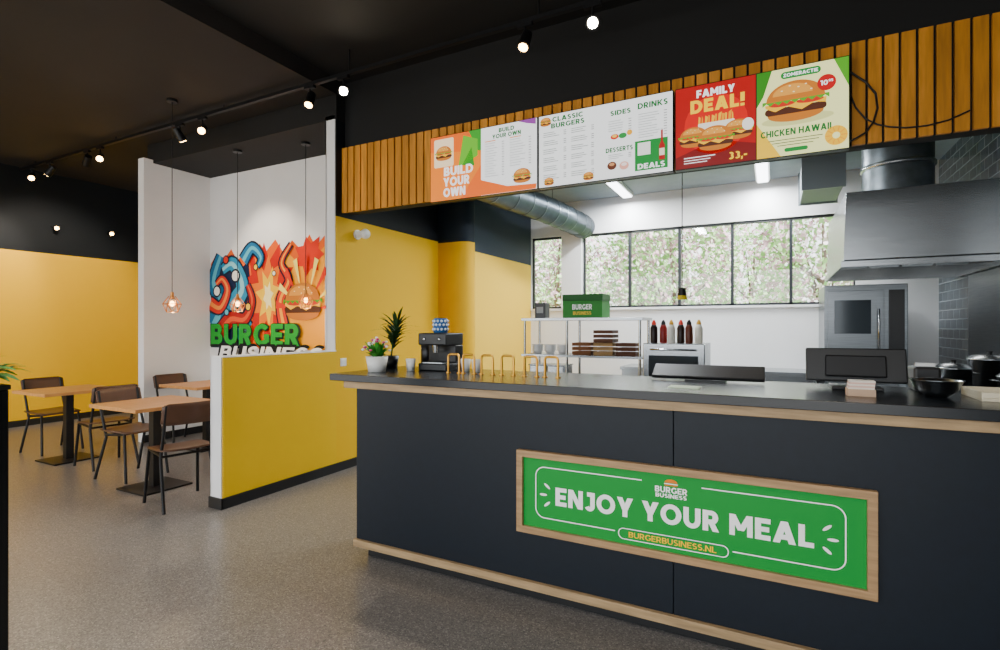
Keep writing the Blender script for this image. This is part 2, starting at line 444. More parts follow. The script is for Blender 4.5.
# ceilings
sbox('ceiling', -3.8, XR+.15, YF, 4.1, 3.85, 3.95, M_ceil)
m = MB().box(XL-.15, -3.8, YF, 5.75, 3.7, 3.95, M_ceil2)
struct('ceiling_dining', m)
sbox('ceiling_alcove', -6.98, -3.8, 3.85, 4.75, 3.46, 3.7, M_ceil)
sbox('ceiling_kitchen', -3.95, XR, 4.1, YB, 3.3, 3.4, M_kceil)
struct('trim_2', MB().box(-3.8, XR, 3.97, 4.1, 3.19, 3.86, M_ceil).box(-3.8, XR, 4.07, 4.1, 2.56, 3.19, M_ceil))
# storefront frame behind the viewer, glazed openings
m = MB()
for x in [-9.55, -7.3, -5.1, -2.9, -.7, 1.55]:
    m.box(x, x+.08, YF, YF+.1, 0, 3.85, M_frame)
m.box(XL, XR, YF, YF+.1, 0, .12, M_frame).box(XL, XR, YF, YF+.1, 3.3, 3.9, M_frame)
struct('window_7', m)
sbox('ground', -16, 10, YB+.2, 22, -.2, -.05, mat('lawn', '#7c9c5a', .9, var=.3, vscale=3))

# ---------------------------------------------------------------- COUNTER
cnt = thing('service_counter', (-.33, 2.8, 0), 'long slate blue service counter with oak edge and base trims', 'counter')
def cb(x0, x1, y0, y1, z0, z1, mt, nm, bev=.002):
    return MB().box(x0+.33, x1+.33, y0-2.8, y1-2.8, z0, z1, mt).obj(nm, cnt, bev)
cb(-2.26, XR-.01, 2.5, 3.08, .075, 1.045, M_counter, 'body')
cb(-2.28, -.404, 2.48, 2.5, .12, 1.045, M_counter, 'front_panel')
cb(-.401, XR-.01, 2.48, 2.5, .12, 1.045, M_counter, 'front_panel')
cb(-2.29, XR-.01, 2.458, 2.5, .078, .12, M_oak_x, 'base_trim')
cb(-2.36, XR-.01, 2.452, 3.08, 1.045, 1.088, M_oak_x, 'oak_edge')
cb(-2.24, XR-.01, 2.54, 3.05, 0, .075, M_base, 'kickboard')
wt = MB().box(-2.456, XR-.01, 2.43, 3.17, 1.088, 1.13, M_top).obj('worktop', bevel=.003)
tag(wt, 'long black stone worktop on the service counter', 'worktop')

# sign on counter
sg = thing('counter_sign', (-.411, 2.48, .37), 'oak framed green sign with white lettering on the counter front', 'sign')
W, H = 1.53, .42; f = .034
m = MB(); m.box(-W/2, W/2, -.03, 0, 0, f, M_oak).box(-W/2, W/2, -.03, 0, H-f, H, M_oak).box(-W/2, -W/2+f, -.03, 0, f, H-f, M_oak).box(W/2-f, W/2, -.03, 0, f, H-f, M_oak)
m.obj('frame', sg, .002)
GRN = P('#008f34', .5); WH = mat('bright_white_print', '#ffffff', .5)
m = MB(); m.box(-W/2+f, W/2-f, -.012, -.001, f, H-f, GRN); m.obj('board', sg)
m = MB(); m.lay = .0135
m.rring(-.665, .665, .085, .345, .05, .005, WH)
m.up(); m.rect(-.13, .13, .325, .36, GRN); m.rect(-.255, .255, .06, .1, GRN)
m.up(); m.rring(-.24, .24, .055, .108, .026, .004, WH)
m.up(); m.text('ENJOY YOUR MEAL', 0, .205, 1.11, .09, WH, .075)
m.text('BURGER', 0, .314, .14, .027, WH, .05); m.text('BUSINESS', 0, .287, .135, .018, WH, .05)
m.text('BURGERBUSINESS.NL', 0, .0815, .38, .026, P('#ffc400', .4), .02)
O_ = P('#e07a10')
m.ell(0, .347, .028, .016, O_, 0, 180).rect(-.03, .03, .340, .344, WH).rect(-.028, .028, .333, .338, O_)
for sx in (-1, 1):
    for a, dx, dz in ((40, .0, .045), (0, .02, .0), (-40, 0, -.045)):
        m.ell(sx*(.6+dx), .205+dz, .02, .0065, WH, rot=a*sx, n=14)
m.obj('lettering', sg)

# ---------------------------------------------------------------- SLATTED FASCIA
fa = thing('slatted_fascia', (-1.08, 3.97, 2.55), 'pine slatted fascia panel above the service counter', 'wall panel')
MB().box(-2.72, 2.72, -.02, .1, .005, .64, mat('fascia_backing', '#0e0c0a', .8)).obj('backing_board', fa)
m = MB(); x = -2.72
while x < 2.71:
    m.box(x, min(x+.068, 2.72), -.045, -.02, 0, .64, M_slat); x += .083
m.obj('slats', fa)

# ---------------------------------------------------------------- MENU SCREENS
def D(h): return E(h, 1.5)
def lines(m, x0, x1, z1, z0, n, col='#9aa0a0', price=True):
    dz = (z1-z0)/n
    for i in range(n):
        z = z1-dz*(i+.5); L_ = (x1-x0)
        w = L_*(.45+.3*random.random())
        m.rect(x0, x0+w, z-.0022, z+.0022, D(col))
        if price: m.rect(x1-.022, x1, z-.0022, z+.0022, D('#555555'))
def screen(cx, label):
    e = thing('menu_screen', (cx, 3.86, 2.51), label, 'menu display', group='menu screens above the counter')
    MB().box(-.512, .512, -.02, .03, 0, .57, M_black).obj('housing', e, .002)
    MB().box(-.12, .12, .03, .0645, .18, .4, M_blackm).obj('mounting_bracket', e)
    m = MB(); m.lay = .021
    return e, m
def fin(e, m): m.v = [(x, y, z+.285) for x, y, z in m.v]; m.obj('display', e)
hw, hh = .507, .279
DG = '#006a28'
# screen 1
e, m = screen(-2.168, 'wide menu display with an orange panel and a price list')
m.rect(-hw, 0, -hh, hh, D('#ea6400')); m.rect(0, hw, -hh, hh, D('#f6f7f6'))
m.up(); m.poly([(-hw, -hh), (-.2, -hh), (-.0, -.02), (0, .1), (-hw, .15)], D('#f27e04'))
m.poly([(-.12, hh), (0, hh), (0, .05)], D('#2f9522'))
m.up(); m.rrect(-.47, -.27, .01, .255, .015, D('#fbdcb0'))
m.burger(-.37, .12, .18, D)
m.poly([(-.22, -.02), (-.03, .06), (-.03, .2), (-.17, .25)], D('#62b31f')).poly([(-.18, .0), (-.06, -.02), (-.09, .14)], D('#268a20'))
m.up(); m.text('BUILD', -.22, -.035, .29, .075, D('#ffffff'), .07).text('YOUR', -.24, -.125, .26, .075, D('#ffffff'), .07).text('OWN', -.26, -.215, .22, .075, D('#ffffff'), .07)
m.poly([(0, -hh), (.5, -hh), (hw, -.24), (.25, -.23), (0, -.15)], D('#ea6400'))
m.poly([(.34, hh), (.5, hh), (.5, .23), (.42, .25)], D('#8c3f96'))
m.up(); m.text('BUILD', .24, .235, .14, .035, D(DG), .07).text('YOUR OWN', .24, .19, .26, .035, D(DG), .07)
lines(m, .04, .22, .15, -.14, 14); lines(m, .27, .46, .15, -.08, 11)
m.rect(.04, .14, .155, .162, D('#e57b1c')).rect(.27, .37, .155, .162, D('#e57b1c'))
m.burger(.38, -.17, .17, D)
fin(e, m)
# screen 2
e, m = screen(-1.136, 'wide white menu display listing burgers, sides and drinks')
m.rect(-hw, hw, -hh, hh, D('#f6f8f7')); m.up()
m.text('CLASSIC', -.27, .24, .25, .038, D(DG), .07).text('BURGERS', -.27, .19, .27, .038, D(DG), .07)
m.text('SIDES', .14, .2, .15, .036, D(DG), .07); m.text('DRINKS', .37, .215, .21, .042, D(DG), .07)
m.text('DESSERTS', .13, -.07, .2, .034, D(DG), .07)
for k in range(6): lines(m, -.47, -.28, .15-k*.066, .105-k*.066, 3, '#777f7c')
for k in range(6): lines(m, -.24, -.06, .15-k*.066, .105-k*.066, 3, '#777f7c')
lines(m, .05, .22, .15, .06, 5); lines(m, .27, .47, .165, -.02, 10); lines(m, .05, .22, -.1, -.14, 3)
m.rect(.245, .4755, -.25, -.035, D('#00802f'))
m.up(); m.rect(.265, .355, -.14, -.05, D('#e9e9e2')); m.text('DEALS', .36, -.22, .19, .038, D('#ffffff'), .07)
m.poly([(.415, -.19), (.455, -.19), (.455, -.09), (.442, -.06), (.442, .02), (.428, .02), (.428, -.06), (.415, -.09)], D('#a30a10'))
m.up(); m.rect(.417, .453, -.16, -.11, D('#e9d9c2')); m.rect(.427, .443, .02, .03, D('#d4d4d4'))
m.burger(-.45, .225, .1, D); m.burger(-.42, -.245, .09, D); m.burger(-.1, -.245, .09, D)
m.ell(.1, .02, .03, .02, D('#cf2a12')).ell(.16, .02, .03, .02, D('#1d8a3a')).ell(.21, .035, .02, .02, D('#e9a51a'))
m.ell(.08, -.19, .035, .03, D('#5b2a12')).ell(.17, -.2, .035, .03, D('#e6a390'))
m.up(); m.ell(.1, .025, .018, .012, D('#f2c14e')).ell(.08, -.18, .02, .012, D('#c98a58')).ell(.17, -.19, .02, .012, D('#f6e3dc'))
fin(e, m)
# screen 3
e, m = screen(-.10, 'wide display with red burger deal and pale summer special')
m.rect(-hw, 0, -hh, hh, D('#a80002')); m.rect(0, hw, -hh, hh, D('#f2f3a4'))
m.up(); m.poly([(-hw, -hh), (0, -hh), (0, -.17), (-.25, -.11), (-hw, -.2)], D('#740206'))
m.ell(-.25, .0, .2, .2, D('#cc1004'))
m.poly([(0, hh), (.09, hh), (.04, .12), (0, .05)], D('#2c7d14')).poly([(.43, hh), (hw, hh), (hw, .1)], D('#4a9a1a')).poly([(0, -hh), (.14, -hh), (0, -.05)], D('#f0bf1c'))
m.up(); m.rect(-.004, .002, -hh, hh, D('#101010'))
m.up(); m.text('FAMILY', -.25, .22, .24, .052, D('#ffffff'), .08).text('DEAL!', -.24, .135, .34, .09, D('#ffc800'), .09)
for i in range(11):
    a = -.36+i*.021; m.poly([(a, .0), (a+.013, .0), (a+.017+random.uniform(-.01, .01), .07+random.uniform(-.02, .01)), (a+.004, .065)], D(['#f3b21c', '#e89a10'][i % 2]))
m.up(); m.rrect(-.36, -.13, -.03, .015, .01, D('#e9e2d0'))
m.burger(-.39, -.08, .2, D); m.burger(-.11, -.07, .19, D); m.burger(-.25, -.11, .24, D)
m.ell(-.05, -.04, .035, .04, D('#f0e8dc')).up()
m.text('33,-', -.11, -.235, .11, .048, D('#ffc800'), .07); m.rect(-.45, -.25, -.217, -.211, D('#ffffff')).rect(-.45, -.28, -.235, -.23, D('#ffffff')).rect(-.45, -.3, -.252, -.247, D('#ffffff'))
m.rrect(.14, .36, .205, .25, .022, D('#00802f')); m.up(); m.text('ZOMERACTIE', .25, .2275, .19, .022, D('#ffffff'), .06)
m.ell(.23, -.06, .2, .035, D('#cfd188')).up()
m.burger(.22, .04, .37, D)
m.ell(.39, .135, .05, .05, D('#b80a12')); m.up(); m.text('10', .377, .135, .04, .03, D('#ffffff'), .05); m.text('95', .412, .143, .024, .016, D('#ffffff'), .05)
m.text('CHICKEN HAWAII', .22, -.135, .39, .042, D(DG), .07)
for i, w in enumerate((.3, .26, .2)): m.rect(.22-w/2, .22+w/2, -.185-i*.018, -.18-i*.018, D('#4a5a3a'))
m.rrect(.16, .29, -.262, -.237, .012, D('#00802f'))
m.ell(.44, -.2, .06, .06, D('#f2b510')).up(); m.ell(.44, -.2, .02, .02, D('#f2f3a4'))
for i in range(10):
    a = math.radians(36*i); m.ribbon([(.44+.025*math.cos(a), -.2+.025*math.sin(a)), (.44+.055*math.cos(a), -.2+.055*math.sin(a))], .004, D('#d98f0a'))
fin(e, m)

c = MB().tube([(.42, 3.9, 3.0), (.5, 3.9, 2.92), (.55, 3.9, 2.84), (.56, 3.9, 2.75), (.54, 3.9, 2.67), (.5, 3.9, 2.61), (.42, 3.905, 2.57), (.38, 3.905, 2.6)], .006, M_black).obj('power_cable')
tag(c, 'black looping power cable hanging beside the menu display', 'cable', 'display cables')
c = MB().tube([(.41, 3.915, 2.9), (.45, 3.915, 2.78), (.5, 3.915, 2.7), (.56, 3.915, 2.655), (.62, 3.915, 2.63), (.7, 3.915, 2.61), (.8, 3.915, 2.605), (.9, 3.915, 2.62), (1.0, 3.915, 2.66)], .005, M_black).obj('power_cable')
tag(c, 'long sagging black cable across the slatted fascia', 'cable', 'display cables')

# ---------------------------------------------------------------- MURAL
mu = MB(); mu.lay = .002
X0, X1, Z0, Z1 = -6.84, -4.72, .95, 2.54
def PT(u, v): return (X0+(X1-X0)*u, Z0+(Z1-Z0)*v)
def pl(pts, c): mu.up(.0006); mu.poly([PT(*p) for p in pts], P(c))
def splat(u, v, ru, rv, n, jag, c, seed=1, rot=0):
    R = random.Random(seed); pts = []
    for i in range(2*n):
        a = math.pi*i/n+rot; k = 1 if i % 2 == 0 else jag
        k *= R.uniform(.88, 1.1); pts.append((max(.0, min(1, u+ru*k*math.cos(a))), v+rv*k*math.sin(a)))
    pl(pts, c)
def ten(pts, w0, w1, c, inner=None):
    q = []
    for i in range(len(pts)-1):
        p0 = pts[max(0, i-1)]; p1 = pts[i]; p2 = pts[i+1]; p3 = pts[min(len(pts)-1, i+2)]
        for k in range(6):
            t = k/6
            q.append(tuple(.5*((2*p1[j])+(-p0[j]+p2[j])*t+(2*p0[j]-5*p1[j]+4*p2[j]-p3[j])*t*t+(-p0[j]+3*p1[j]-3*p2[j]+p3[j])*t**3) for j in (0, 1)))
    q.append(pts[-1]); n = len(q)
    P2 = [PT(*p) for p in q]
    mu.up(.0006); mu.ribbon(P2, [w0+.05+(w1-w0)*i/n for i in range(n)], P('#0c1830'))
    mu.up(.0006); mu.ribbon(P2, [w0+(w1-w0)*i/n for i in range(n)], P(c))
    if inner: mu.up(.0006); mu.ribbon(P2, [(w0+(w1-w0)*i/n)*.35 for i in range(n)], P(inner))
pl([(0, .12), (1, .12), (1, .98), (.93, .9), (.88, 1.0), (.82, .88), (.74, .97), (.68, .86), (.6, .99), (.52, .9), (.46, .97), (.4, .86), (.33, .95), (.26, .84), (.2, .95), (.12, .85), (.06, .93), (0, .84)], '#ea5f00')
pl([(0, .12), (.34, .12), (.4, .5), (.36, .84), (.3, .78), (.22, .9), (.14, .8), (.06, .88), (0, .78)], '#0f1e44')
pl([(.62, .12), (1, .12), (1, .9), (.9, .8), (.86, .93), (.78, .8), (.7, .88), (.64, .6)], '#f5a300')
splat(.52, .57, .24, .46, 10, .6, '#c81a08', 6, .4)
splat(.53, .55, .18, .37, 9, .55, '#f27600', 9, .1)
splat(.54, .54, .11, .25, 7, .5, '#fbc815', 14, .3)
splat(.54, .54, .05, .13, 6, .55, '#fff0b0', 16, .2)
splat(.88, .84, .13, .17, 7, .6, '#dc2a08', 12)
ten([(.03, .3), (.11, .5), (.03, .68), (.1, .9)], .34, .14, '#1b6c98', '#5ab8cc')
ten([(.34, .25), (.22, .45), (.31, .62), (.22, .82), (.12, .78)], .34, .12, '#1f8bb2', '#8fd2da')
ten([(.1, .25), (.2, .36), (.33, .36), (.4, .5), (.36, .64)], .24, .06, '#b3140f', '#ea5220')
ten([(.0, .5), (.1, .46), (.17, .6), (.12, .7), (.06, .66)], .18, .06, '#cf2412', '#f38a2d')
ten([(.32, .84), (.4, .94), (.48, .86), (.45, .78)], .18, .05, '#1b6c98', '#5ab8cc')
ten([(.68, .3), (.65, .5), (.72, .66), (.66, .8), (.74, .94)], .16, .04, '#d42c08', '#f8a312')
for (u, v, c, s) in ((.07, .6, '#f3efe2', .04), (.25, .72, '#f3efe2', .045), (.37, .46, '#fbc815', .028), (.16, .86, '#dc2a08', .03), (.44, .78, '#fbc815', .022), (.6, .72, '#f3efe2', .018), (.17, .42, '#5ab8cc', .024)):
    x, z = PT(u, v); mu.up(.0006); mu.ell(x, z, s*2.1, s*2.1, P('#0c1830')); mu.up(.0006); mu.ell(x, z, s*1.5, s*1.5, P(c))
for i in range(9):
    a = math.radians(5+i*21)
    pl([(.86+.1*math.cos(a), .42+.17*math.sin(a)), (.86+.24*math.cos(a-.07), .42+.42*math.sin(a-.07)), (.86+.24*math.cos(a+.07), .42+.42*math.sin(a+.07))], '#ffe870' if i % 2 else '#dc2a08')
bx, bz = PT(.84, .47); mu.burger(bx, bz, .66, P)
mu.up(.001); bx, bz = PT(.42, .235)
mu.text('BURGER', bx+.012, bz-.012, 1.74, .31, P('#06200f'), .11); mu.up(.0008)
mu.text('BURGER', bx, bz, 1.68, .27, P('#0c9a2c'), .07); mu.up(.0008)
bx, bz = PT(.55, .085)
mu.text('BUSINESS', bx, bz, 1.98, .24, P('#0a0b0e'), .15, shear=.2); mu.up(.0008)
mu.text('BUSINESS', bx, bz, 1.9, .17, P('#f8f8f4'), .05, shear=.2)
mo = mu.obj('graffiti_mural', loc=(0, 4.6, 0))
tag(mo, 'colourful graffiti mural with flames, a burger and green lettering', 'mural')

# ---------------------------------------------------------------- TABLES & CHAIRS
def table(x, y, label):
    t = thing('bistro_table', (x, y, 0), label, 'table', group='bistro tables')
    MB().box(-.35, .35, -.35, .35, .725, .755, M_table).obj('table_top', t, .003)
    MB().box(-.035, .035, -.035, .035, .015, .71, M_blackm).box(-.16, .16, -.16, .16, .71, .725, M_blackm).obj('pedestal', t, .002)
    MB().box(-.21, .21, -.21, .21, 0, .015, M_blackm).obj('base_plate', t, .003)
    return t
t1 = table(-4.88, 2.755, 'square oak table on black pedestal beside the low yellow wall')
copy_thing(t1, (-6.72, 2.9, 0), label='square oak table on black pedestal near the tall yellow wall')
copy_thing(t1, (-5.95, 3.95, 0), label='square oak table on black pedestal in the mural alcove')

def chair(x, y, rz, label):
    c = thing('dining_chair', (x, y, 0), label, 'chair', rz, 'dining chairs')
    def leg(path, nm='leg'):
        MB().tube(path, .0125, M_blackm, 10).obj(nm, c)
    for s in (-1, 1):
        leg([(.2, s*.2, 0), (.15, s*.18, .43), (.12, s*.175, .445)])
        leg([(-.23, s*.2, 0), (-.1, s*.18, .40), (-.17, s*.18, .62), (-.215, s*.18, .82)])
    m = MB()
    for s in (-1, 1): m.tube([(.14, s*.178, .435), (-.115, s*.18, .42)], .0115, M_blackm)
    m.tube([(-.11, -.18, .41), (-.11, .18, .41)], .01, M_blackm).tube([(.13, -.178, .435), (.13, .178, .435)], .01, M_blackm)
    m.obj('frame', c)
    m = MB(); nx, ny = 8, 8; g = []
    for th in (0, -.012):
        for i in range(nx+1):
            for j in range(ny+1):
                u = i/nx*2-1; v = j/ny*2-1
                X = .2*u*(1-.06*v*v); Y = .2*v*(1-.08*u*u)
                Z = .462+th+.012*u*u*(1 if u < 0 else -.8)+.006*v*v-.006
                g.append((X, Y, Z))
    N0 = (nx+1)*(ny+1); fs = []
    for i in range(nx):
        for j in range(ny):
            a = i*(ny+1)+j; b = a+ny+1
            fs.append((a, b, b+1, a+1)); fs.append((N0+a, N0+a+1, N0+b+1, N0+b))
    bd = [i*(ny+1) for i in range(nx+1)]+[nx*(ny+1)+j for j in range(1, ny+1)]+[i*(ny+1)+ny for i in range(nx-1, -1, -1)]+[j for j in range(ny-1, 0, -1)]
    for k in range(len(bd)): a, b = bd[k], bd[(k+1) % len(bd)]; fs.append((b, a, N0+a, N0+b))
    m.add(g, fs, M_ply, True); m.obj('seat', c)
    m = MB(); g = []; ny = 10; nz = 4
    for th in (0, -.012):
        for i in range(nz+1):
            for j in range(ny+1):
                v = j/ny*2-1; w = i/nz
                zz = .66+.17*w
                if abs(v) > .85: zz = .745+(zz-.745)*.8
                g.append((-.19-.035*w-.03*(1-v*v)+.018+th, .205*v, zz))
    N0 = (nz+1)*(ny+1); fs = []
    for i in range(nz):
        for j in range(ny):
            a = i*(ny+1)+j; b = a+ny+1
            fs.append((a, a+1, b+1, b)); fs.append((N0+a, N0+b, N0+b+1, N0+a+1))
    bd = [i*(ny+1) for i in range(nz+1)]+[nz*(ny+1)+j for j in range(1, ny+1)]+[i*(ny+1)+ny for i in range(nz-1, -1, -1)]+[j for j in range(ny-1, 0, -1)]
    for k in range(len(bd)): a, b = bd[k], bd[(k+1) % len(bd)]; fs.append((a, b, N0+b, N0+a))
    m.add(g, fs, M_ply, True); m.obj('backrest', c)
    return c
LC = 'brown plywood chair with black tubular frame '
c1 = chair(-4.28, 2.62, 168, LC+'beside the low wall')
copy_thing(c1, (-5.42, 2.86, 0), 6, LC+'between two tables')
copy_thing(c1, (-6.14, 2.98, 0), 176, LC+'at the farther table')
copy_thing(c1, (-7.35, 3.02, 0), 4, LC+'near the yellow wall')
copy_thing(c1, (-6.52, 3.98, 0), 0, LC+'in the alcove')

# ---------------------------------------------------------------- PENDANTS
def pendant(x, y, z, ztop):
    p = thing('pendant_lamp', (x, y, z), 'gold wire cage pendant lamp hanging on a thin black cord', 'pendant lamp', group='wire cage pendants')
    MB().tube([(0, 0, .16), (0, 0, ztop-z)], .004, M_black, 6).obj('cord', p)
    MB().cyl((0, 0, .1), (0, 0, .17), .02, .014, M_gold).obj('socket', p)
    MB().ball((0, 0, .055), .022, M_bulb, (1, 1, 1.3)).obj('bulb', p)
    m = MB(); k = 6
    pr = [(.025, .13), (.08, .05), (.055, -.03)]
    for i in range(k):
        a = 2*math.pi*i/k; a2 = 2*math.pi*(i+1)/k; am = (a+a2)/2
        A = (pr[0][0]*math.cos(a), pr[0][0]*math.sin(a), pr[0][1]); B = (pr[1][0]*math.cos(a), pr[1][0]*math.sin(a), pr[1][1])
        B2 = (pr[1][0]*math.cos(a2), pr[1][0]*math.sin(a2), pr[1][1]); Cc = (pr[2][0]*math.cos(am), pr[2][0]*math.sin(am), pr[2][1])
        C2 = (pr[2][0]*math.cos(am+2*math.pi/k), pr[2][0]*math.sin(am+2*math.pi/k), pr[2][1])
        for q in ((A, B), (B, B2), (B, Cc), (B2, Cc), (Cc, C2)): m.tube(q, .0045, M_gold, 5)
    m.obj('wire_cage', p)
    MB().cyl((0, 0, ztop-z-.025), (0, 0, ztop-z), .05, .05, M_black).obj('ceiling_rose', p)
    l = bpy.data.lights.new('pendant_glow', 'POINT'); l.energy = 7; l.color = (1, .75, .45); l.shadow_soft_size = .03
    o = bpy.data.objects.new('pendant_glow', l); o.location = (0, 0, -.06); COL.objects.link(o); o.parent = p
    return p
pendant(-5.36, 3.19, 1.60, 3.7)
pendant(-5.5, 4.02, 1.63, 3.46)
pendant(-4.6, 4.2, 1.66, 3.46)

# ---------------------------------------------------------------- TRACK LIGHTING
YT = 3.5
tr = thing('lighting_track', (-4.5, YT, 3.66), 'long black lighting track fixed below the ceiling', 'lighting track')
m = MB().box(-4.95, 6.1, -.018, .018, -.03, 0, M_blackm); m.obj('rail', tr)
for x in (-4.5, -2.5, -.5): MB().cyl((x, 0, 0), (x, 0, .04), .008, None, M_blackm).obj('hanger', tr)
for x in (1.2, 3., 5.): MB().cyl((x, 0, 0), (x, 0, .19), .008, None, M_blackm).obj('hanger', tr)
def spot(x, y, z, aim, glow, energy=0, color=(1, .86, .68)):
    s = thing('track_spotlight', (x, y, z), 'black cylindrical spotlight clipped to the ceiling track', 'spotlight', group='track spotlights')
    MB().box(-.06, .06, -.016, .016, -.025, 0, M_blackm).cyl((0, 0, -.1), (0, 0, -.02), .008, None, M_blackm).obj('adapter', s)
    d = (Vector(aim)-Vector((x, y, z-.12))).normalized()
    c = Vector((0, 0, -.13)); a = c-d*.08; b = c+d*.06
    MB().cyl(a, b, .038, .045, M_blackm, 20).obj('lamp_housing', s)
    MB().cyl(b+d*.0005, b+d*.003, .034, .034, glow, 20).obj('lens', s)
    if energy:
        l = bpy.data.lights.new('spot_beam', 'SPOT'); l.energy = energy; l.color = color; l.spot_size = math.radians(75); l.spot_blend = .7; l.shadow_soft_size = .04
        o = bpy.data.objects.new('spot_beam', l); COL.objects.link(o); o.parent = s; o.location = b+d*.02
        o.rotation_euler = d.to_track_quat('-Z', 'Y').to_euler()
    return s
ZR = 3.63
spot(-3.37, YT, ZR, (0, 0, 1.5), M_spotem, 40)
spot(-1.10, YT, ZR, (0, 0, 1.5), M_spotem, 40)
spot(-3.78, YT, ZR, (-3.2, 2.0, .4), M_spotem2, 150)
spot(-1.61, YT, ZR, (-1.7, 2.0, .5), M_spotem2, 60)
spot(-5.35, YT, ZR, (-3.2, 1.5, 1.9), M_spotem2, 60)
spot(-5.74, YT, ZR, (-5.6, 4.6, 1.8), M_spotem2, 110)
spot(-7.35, YT, ZR, (-4.5, 1.8, 1.8), M_spotem2, 60)
spot(-7.65, YT, ZR, (-9.5, 3.9, 2.0), M_spotem2, 260)
spot(-9.1, YT, ZR, (-6, 2, 1.2), M_spotem2, 60)
spot(-8.6, YT, ZR, (-9.55, 2.9, 2.0), M_spotem2, 120)
for y, z in ((3.94, 2.9), (4.67, 2.93)):
    s = thing('wall_spotlight', (XL, y, z), 'small warm spotlight fixed on the dark upper wall', 'spotlight', group='wall spotlights')
    MB().cyl((0, 0, 0), (.02, 0, 0), .035, None, M_blackm).cyl((.02, 0, 0), (.1, 0, 0), .008, None, M_blackm).obj('bracket', s)
    d = Vector((.75, -.45, -.35)).normalized(); c = Vector((.1, 0, 0))
    MB().cyl(c-d*.04, c+d*.05, .03, .034, M_blackm).obj('lamp_housing', s)
    MB().cyl(c+d*.0505, c+d*.053, .026, .026, M_spotem2).obj('lens', s)

# ---------------------------------------------------------------- WALL FIXTURES
s = thing('wall_speaker', (-3.81, 4.15, 2.37), 'small white round fixture mounted on the yellow wall', 'wall fixture')
MB().cyl((0, 0, 0), (.015, 0, 0), .05, None, M_pot).obj('mounting_plate', s)
MB().cyl((.015, 0, 0), (.09, 0, 0), .035, .035, M_pot).ball((.11, 0, 0), .052, M_pot).obj('head', s)
s = thing('light_switch', (-3.81, 3.95, 1.03), 'small white light switch on the yellow wall', 'switch')
MB().box(0, .01, -.04, .04, 0, .08, M_pot).obj('plate', s, .003); MB().box(.01, .016, -.028, .028, .012, .068, M_pot).obj('rocker', s, .002)

# ---------------------------------------------------------------- COUNTER-TOP ITEMS
ZC = 1.13
def leaf(m, base, tip, w, mt, bend=.0, n=5):
    base = Vector(base); tip = Vector(tip); d = tip-base; side = d.cross(Vector((0, 0, 1)))
    if side.length < 1e-4: side = Vector((1, 0, 0))
    side.normalize(); vs = []
    for i in range(n+1):
        t = i/n; p = base+d*t+Vector((0, 0, bend*math.sin(math.pi*t))); ww = w*math.sin(math.pi*min(.97, t*.9+.08))
        vs += [p-side*ww/2, p+side*ww/2]
    m.add(vs, [(2*i, 2*i+1, 2*i+3, 2*i+2) for i in range(n)], mt)
p = thing('flower_pot_plant', (-2.29, 2.68, ZC), 'white ceramic pot with pink and white flowers on the worktop', 'potted plant')
MB().lathe([(.001, 0), (.055, 0), (.072, .1), (.064, .1), (.055, .08), (.001, .08)], (0, 0, 0), M_pot).obj('pot', p)
m = MB(); R = random.Random(2)
for i in range(90):
    a = R.uniform(0, 6.28); r_ = R.uniform(.02, .1); z = R.uniform(.1, .2); leaf(m, (0, 0, .08), (r_*math.cos(a), r_*math.sin(a), z), .03, M_leaf, .01)
m.obj('foliage', p)
m = MB()
for i in range(34):
    a = R.uniform(0, 6.28); r_ = R.uniform(.01, .1); m.ball((r_*math.cos(a), r_*math.sin(a), .21-r_*.6+R.uniform(-.02, .02)), .011, [P('#f3ece8'), P('#d0407a'), P('#f3ece8')][i % 3], (1, 1, .7), 8)
o = m.obj('flowers', p); o['kind'] = 'stuff'
p = thing('small_palm_plant', (-2.37, 2.92, ZC), 'small dark green palm plant in a black pot', 'potted plant')
MB().lathe([(.001, 0), (.045, 0), (.055, .09), (.048, .09), (.001, .075)], (0, 0, 0), M_black).obj('pot', p)
m = MB(); m.tube([(0, 0, .07), (.02, 0, .2), (.05, 0, .3)], .006, M_leafd, 6)
for i in range(80):
    a = R.uniform(0, 6.28); e_ = R.uniform(-.1, 1.2); L_ = R.uniform(.1, .19); h_ = .14+.002*i
    leaf(m, (.02+.0004*i, 0, h_), (.02+.0004*i+L_*math.cos(e_)*math.cos(a), L_*math.cos(e_)*math.sin(a), h_+.02+L_*math.sin(e_)*.7), .022, M_leafd, .02)
m.obj('foliage', p)

p = thing('coffee_machine', (-2.0, 2.98, ZC), 'compact black coffee machine with steel drip tray', 'coffee machine')
MB().box(-.11, .11, -.1, .12, 0, .05, M_black).box(-.11, .11, .02, .12, .05, .17, M_black).box(-.11, .11, -.1, .12, .17, .25, M_black).obj('body', p, .008)
MB().box(-.08, .08, -.095, .01, .05, .056, M_steel).obj('drip_tray', p)
MB().cyl((0, -.05, .12), (0, -.05, .17), .018, .025, M_steel).obj('spout', p)
for x in (-.06, .06): MB().ball((x, -.102, .21), .012, M_steel, (1, .5, 1), 10).obj('knob', p)
p = thing('patterned_can', (-2.01, 3.0, ZC+.25), 'blue and white patterned container on top of the coffee machine', 'container')
m = MB().lathe([(.001, 0), (.045, 0), (.05, .01), (.05, .09), (.04, .1), (.001, .1)], (0, 0, 0), P('#1d5a98', .3))
for i in range(12):
    a = i*math.pi/6
    for z in (.025, .055, .08): m.ball((.0495*math.cos(a+z*9), .0495*math.sin(a+z*9), z), .009, P('#eef3f7', .3), (1, 1, 1), 8)
m.obj('can_body', p)
p = thing('black_canister', (-2.18, 3.08, ZC), 'tall black canister with a rounded lid on the worktop', 'canister')
